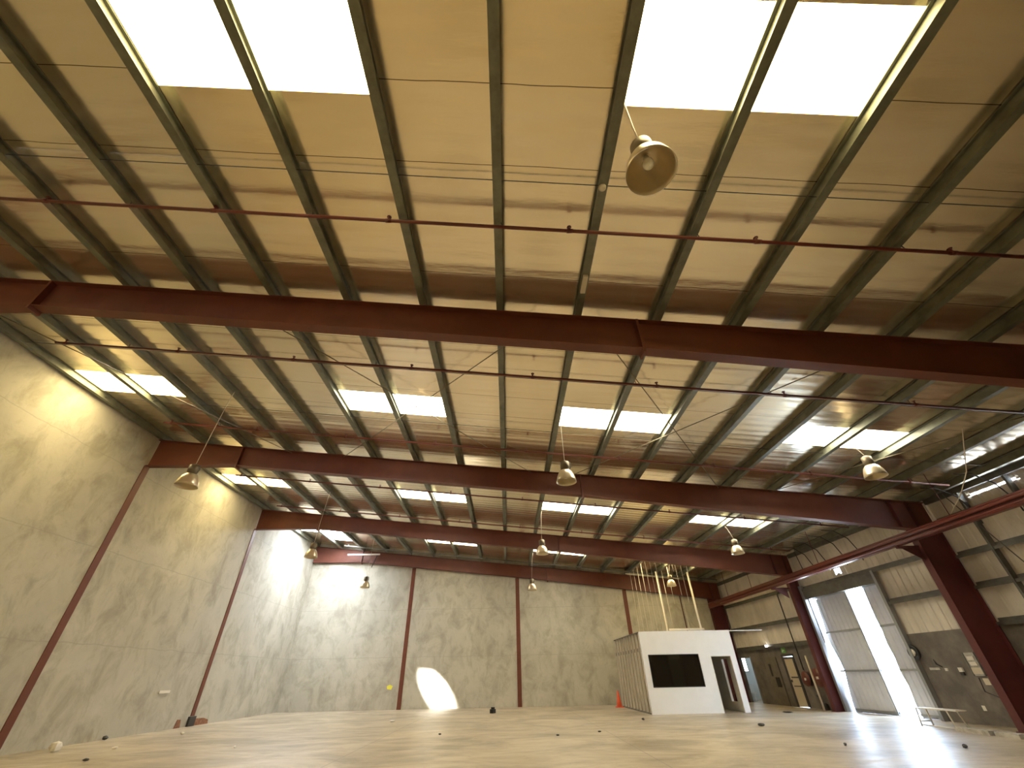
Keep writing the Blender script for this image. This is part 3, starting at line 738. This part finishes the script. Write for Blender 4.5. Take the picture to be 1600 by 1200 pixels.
# ------------------------------------------------------------------ far part of the right wall
d = struct(MB().box(-.035, .005, -.415, .415, .02, 2.06).build('door_1', M['beige'], mtx=RW(25.44, 0, -.03) @ Matrix.Rotation(-math.pi/2, 4, 'Z')))
MB().box(-.05, -.035, -.41, -.29, 0.02, 2.06).box(-.05, -.035, -.29, .41, 1.98, 2.06).build('door_edge', M['dark'], d)
MB().box(-.045, -.035, -.28, .3, 1.17, 1.23).box(-.045, -.035, -.28, .3, .82, .86).build('rail', M['dark'], d)
MB().box(-.09, -.045, .28, .36, 1.0, 1.1).build('door_handle', M['dark'], d)
fr = MB(); wallbox(fr, 24.94, 25.02, 0, 2.18, -.05, -.02); wallbox(fr, 25.86, 25.98, 0, 2.18, -.05, -.02); wallbox(fr, 24.94, 25.98, 2.1, 2.18, -.05, -.02)
struct(fr.build('trim_1', M['dark']))
d2 = struct(MB().box(-.05, -.025, -.6, .6, .0, 2.1).build('door_2', M['browndoor'], mtx=RW(27.1, 0, 0) @ Matrix.Rotation(-math.pi/2, 4, 'Z')))
MB().box(-.06, -.051, .12, .28, 1.25, 1.75).box(-.065, -.06, .08, .32, 1.75, 1.79).build('glazed_slot', M['black'], d2)
MB().box(-.06, -.051, -.38, .0, .78, 1.2).build('dark_notice', M['glasspane'], d2)
MB().box(-.058, -.051, -.6, -.56, 0, 2.1).build('door_edge', M['dark'], d2)
fr = MB(); wallbox(fr, TOIL[0]-.08, TOIL[0], 0, TOIL[2]+.06, -.05, -.02); wallbox(fr, TOIL[1], TOIL[1]+.08, 0, TOIL[2]+.06, -.05, -.02)
struct(fr.build('trim_2', M['frame']))
# exit sign
es = empty('exit_sign', (XW(25.55)-.04, 25.62, 2.24), ANG)
MB().box(-.02, .018, -.17, .17, 0, .24).build('sign_box', M['exitgreen'], es)
g = MB()  # running figure and arrow
g.box(-.024, -.0205, .045, .075, .165, .2).box(-.024, -.0205, .03, .075, .1, .16).box(-.024, -.0205, .06, .1, .05, .1).box(-.024, -.0205, .0, .04, .05, .085).box(-.024, -.0205, .0, .03, .12, .14)
g.box(-.024, -.0205, -.12, -.05, .11, .13).box(-.024, -.0205, -.06, -.03, .09, .15)
g.build('pictogram', M['exitwhite'], es)
tag(es, 'small green exit sign above the beige door in the far right wall', 'exit sign')
# bright little lamp on the wall
bl = empty('wall_lamp', (XW(27.0)-.06, 27.0, 2.62), ANG)
MB().lathe([(.001, -.05), (.06, -.05), (.07, 0), (.06, .05), (.001, .05)], n=16).build('globe', M['tubelight'], bl)
MB().box(.05, .10, -.05, .05, -.04, .04).build('bracket', M['dark'], bl)
tag(bl, 'tiny lit wall lamp above the brown door near the exit sign', 'lamp')
# leaning plank
tag(MB().tube([(XW(22.95)-.72, 22.98, .0), (XW(23.2)-.55, 23.2, 2.05)], .05, 4).build('plank', M['beige'], origin=(14.0, 23.0, .02)), 'pale narrow plank fixed upright beside the far column', 'plank')
tag(MB().tube([(13.9, 23.35, 5.0), (XW(24.25)-.22, 23.9, 4.95), (XW(24.25)-.2, 24.25, 4.8), (XW(24.25)-.2, 24.25, 1.5)], .03, 8).build('riser_pipe', M['dark'], origin=(14.5, 24.25, .9)), 'dark riser pipe coming down the far wall to the hose reel', 'pipe')
ct = empty('valve_set', (XW(23.9)-.15, 23.9, 0))
MB().tube([(0, 0, 0), (0, 0, .55)], .04, 8).tube([(0, -.12, .5), (0, .12, .5)], .05, 8).build('pipe', M['dark'], ct)
MB().lathe([(.001, 0), (.13, 0), (.12, .2), (.05, .25), (.001, .25)], c=(0, -.28, 0), n=14).build('pot', M['black'], ct)
tag(ct, 'dark floor valve and black pot at the foot of the far wall', 'valve')
tag(MB().box(14.05, 14.3, 24.9, 25.55, 0, .015).build('light_leak_patch', M['white'], origin=(14.2, 25.2, 0)), 'small white floor patch painted as light leaking in at the beige door', 'light patch')  # thin white slab imitating the bright light leak at the door foot
# white pole from the office box to the wall
tag(MB().box(10.772, 12.4, 23.16, 23.2, 3.10, 3.14).build('white_rail', M['white'], origin=(10.9, 23.16, 3.12)), 'thin white rail sticking out right from the top of the office box', 'rail')

# ------------------------------------------------------------------ office box
bx0, bx1, by0, by1, bz = 6.36, 10.77, 23.14, 28.9, 3.15
ob = empty('office_box', (bx0, by0, 0)); o3 = ob.location.copy()
T = .10
def P(name, mtl, *boxes):
    mb = MB()
    for b in boxes: mb.box(*b)
    return mb.build(name, mtl, ob, origin=o3)
wx0, wx1, wz0, wz1 = 6.62, 9.02, .95, 2.21
dx0, dx1, dz = 9.57, 10.52, 2.11
P('front_wall', M['white'], (bx0, wx0, by0, by0+T, 0, bz), (wx1, dx0, by0, by0+T, 0, bz), (dx1, bx1, by0, by0+T, 0, bz), (wx0, wx1, by0, by0+T, 0, wz0), (wx0, wx1, by0, by0+T, wz1, bz), (dx0, dx1, by0, by0+T, dz, bz))
wp = P('window_frame', M['black'], (wx0, wx0+.03, by0+.02, by0+.08, wz0, wz1), (wx1-.03, wx1, by0+.02, by0+.08, wz0, wz1), (wx0+.03, wx1-.03, by0+.02, by0+.08, wz0, wz0+.03), (wx0+.03, wx1-.03, by0+.02, by0+.08, wz1-.03, wz1))
MB().box(wx0+.03, wx1-.03, by0+.045, by0+.055, wz0+.03, wz1-.03).build('pane', M['glasspane'], wp, origin=o3)
P('right_wall', M['cream'], (bx1-T, bx1, by0+T, 24.0, 0, bz), (bx1-T, bx1, 24.0, 24.6, 0, .35), (bx1-T, bx1, 24.0, 24.6, 2.0, bz), (bx1-T, bx1, 24.6, by1, 0, bz))
P('back_wall', M['cream'], (bx0+T, bx1-T, by1-T, by1, 0, bz))
P('lining_board', M['lining'], (bx0+.085, bx0+T, by0+T, by1-T, 0, bz-.03))
P('roof_board', M['cream'], (bx0+.05, bx1-T, by0+T, by1-T, bz-.03, bz))
P('inner_wall', M['cream'], (9.2, 9.26, by0+T, by1-T, 0, bz-.03))
P('top_track', M['girt'], (bx0, bx0+.085, by0+T, by1, bz-.05, bz))
P('bottom_track', M['girt'], (bx0, bx0+.085, by0+T, by1, 0, .05))
n = 10
for i in range(n):
    y = by0+T+.12+i*(by1-by0-T-.2)/(n-1)
    mb = MB(); mb.box(bx0, bx0+.012, y-.012, y+.035, .05, bz-.05); mb.box(bx0, bx0+.084, y+.023, y+.035, .05, bz-.05); mb.box(bx0+.072, bx0+.084, y-.03, y+.023, .05, bz-.05)
    s_ = mb.build('stud', M['stud'], ob, origin=o3)
    MB().box(bx0+.028, bx0+.058, y+.019, y+.0225, 2.35, 2.5).build('slot', M['dark'], s_, origin=o3)
P('door_frame', M['cream'], (dx0, dx0+.02, by0-.005, by0+T+.01, 0, dz), (dx1-.02, dx1, by0-.005, by0+T+.01, 0, dz), (dx0, dx1, by0-.005, by0+T+.01, dz-.02, dz))
tag(ob, 'white office box with dark window, open doorway and bare studs on its left side', 'office box')

# hangers above the office box
for i, y in enumerate((24.3, 25.2, 26.1, 27.0, 27.9, 28.8, 29.7)):
    x = PX(5)+.15
    zt = zr(x, DR)+.01
    tag(MB().tube([(x, y, zt), (x+.0, y, 3.16 if y < 28.8 else 3.2)], .011, 6).build('hanger_rod', M['stud'], origin=(x, y, 3.16)),
        'thin pale hanger rod above the office box, left row, %s from the front' % ordn[i], 'hanger rod', 'left row of hanger rods above the office box')
for i, (y, zl) in enumerate(((24.2, 5.2), (25.0, 4.6), (25.8, 3.16), (26.25, 6.4), (27.2, 4.8), (28.3, 3.16))):
    x = PX(6)+.15
    tag(MB().tube([(x, y, zr(x, DR)+.01), (x, y, zl)], .011, 6).build('hanger_rod', M['stud'], origin=(x, y, zl)),
        'thin pale hanger rod above the office box, middle row, %s from the front' % ordn[i], 'hanger rod', 'middle row of hanger rods above the office box')
def cstud(x, y, z0, z1, lab, w=.09):
    mb = MB(); mb.box(x-w/2, x+w/2, y-.002, y+.002, z0, z1); mb.box(x-w/2, x-w/2+.004, y, y+.05, z0, z1); mb.box(x+w/2-.004, x+w/2, y, y+.05, z0, z1)
    tag(mb.build('hanging_stud', M['stud'], origin=(x, y, z0)), lab, 'metal stud')
cstud(9.62, 28.6, bz+.005, zr(9.6, DR)-.02, 'broad galvanised hanging stud above the office box, left of two')
cstud(11.42, 28.0, 3.3, zr(11.42, DR)-.02, 'broad galvanised hanging stud above the right corner of the office box', .11)
tag(MB().box(9.5, 11.6, 27.937, 27.997, 3.52, 3.62).build('cross_channel', M['stud'], origin=(9.5, 27.9, 3.52)), 'short horizontal galvanised channel low between the hangers over the office box', 'channel')
tag(MB().prism([(8.0, zr(8.0, DR)-.07), (11.6, zr(11.6, DR)-.07), (11.6, zr(11.6, DR)-.01), (8.0, zr(8.0, DR)-.01)], 'y', 29.9, 29.95).build('cross_channel', M['stud'], origin=(8.0, 29.9, 7)), 'long thin channel at roof level joining the hanger tops', 'channel')

# traffic cone
cn_ = empty('traffic_cone', (6.12, 28.55, 0))
MB().box(-.2, .2, -.2, .2, 0, .04).build('base', M['cone'], cn_)
MB().lathe([(.001, .04), (.15, .04), (.105, .3), (.075, .48), (.035, .74), (.001, .75)], n=24).build('cone_body', M['cone'], cn_)
tag(cn_, 'orange traffic cone on the floor left of the office box', 'traffic cone')

# bright strip light below the far left skylight
tag(MB().box(-10.9, -8.7, 29.75, 29.85, 8.42, 8.5).build('strip_light', M['white'], origin=(-10.9, 29.8, 8.4)), 'white strip fitting under the roof in the far left corner', 'strip light')
tag(MB().tube([(-9.0, YB-.34, zr(-9, 0)+1.0-.3), (-9.3, YB-.36, zr(-9.3, 0)-.25)], .025, 6).build('beam_rod', M['dark'], origin=(-9.3, YB-.36, 7.6)), 'short dark rod hanging across the back beam at its left part', 'rod')
# yellow mark on the back wall
tag(MB().prism([(-7.25, .98), (-7.0, .95), (-6.93, 1.12), (-7.1, 1.2), (-7.28, 1.13)], 'y', YB-.008, YB-.001).build('yellow_mark', M['yellow'], origin=(-7.1, YB, 1.0)), 'small yellow paint mark on the left part of the back wall', 'paint mark')

# ------------------------------------------------------------------ debris on the floor
def scrap(name, x, y, s, mtl, lab, cat, box=False, h=None):
    mb = MB(); h = h or s*.5
    if box: mb.box(-s, s, -s*.7, s*.7, 0, h).box(-s*.5, s*.6, -s*.5, s*.5, h, h*1.5)
    else: mb.blob((0, 0, h*.98), s, s*.8, h, jit=.3)
    o = mb.build(name, mtl); o.location = (x, y, 0); o.rotation_euler = (0, 0, random.uniform(0, 3)); tag(o, lab, cat)
scrap('black_box', -.77, 26.3, .13, M['black'], 'small black box with pale top on the floor before the back wall', 'box', True, .16)
scrap('white_scrap', -4.95, 22.6, .13, M['rubble'], 'white scrap on the floor left of the sun spot', 'debris', h=.03)
scrap('white_scrap', -12.55, 15.2, .16, M['rubble'], 'large white plaster chip leaning by the left wall', 'debris', h=.12)
scrap('dark_scrap', XL+.12, 18.0, .08, M['dark'], 'dark lump at the foot of the left wall', 'debris', h=.06)
scrap('white_scrap', -11.2, 15.6, .1, M['rubble'], 'oval white chip on the floor near the left wall', 'debris', h=.03)
scrap('white_scrap', -11.6, 19.2, .06, M['rubble'], 'tiny white chip close to the broken column base', 'debris', h=.04)
scrap('dark_scrap', -10.2, 13.4, .06, M['dark'], 'small dark bit on the near left floor', 'debris', h=.03)
scrap('white_scrap', -7.6, 15.2, .05, M['rubble'], 'tiny white crumb left of the floor middle', 'debris', h=.03)
scrap('dark_scrap', 8.45, 17.7, .14, M['dark'], 'flat dark scrap on the floor right of the office box front', 'debris', h=.04)
scrap('dark_scrap', 12.1, 22.6, .2, M['dark'], 'flat dark scrap on the far floor before the beige door', 'debris', h=.03)
scrap('dark_scrap', 5.3, 20.7, .07, M['dark'], 'small dark bit on the floor left of the office box', 'debris', h=.04)
scrap('dark_scrap', 8.1, 13.0, .05, M['dark'], 'tiny dark pebble on the near right floor', 'debris', h=.03)
scrap('dark_scrap', 10.3, 12.2, .06, M['dark'], 'dark pebble at the edge of the bright floor streak', 'debris', h=.04)
scrap('dark_scrap', 1.5, 16.3, .05, M['dark'], 'tiny dark crumb on the middle floor', 'debris', h=.02)
scrap('dark_scrap', -2.2, 17.3, .05, M['dark'], 'tiny dark crumb left of the floor middle line', 'debris', h=.02)
scrap('dark_scrap', 2.9, 17.0, .06, M['dark'], 'small dark crumb right of the floor middle line', 'debris', h=.02)
tag(MB().box(XL+.001, XL+.05, 19.9, 20.5, 1.18, 1.27).build('wall_scrap', M['rubble'], origin=(XL, 20.2, 1.2)), 'white scrap stuck on the left wall right of the rusty column base', 'debris')
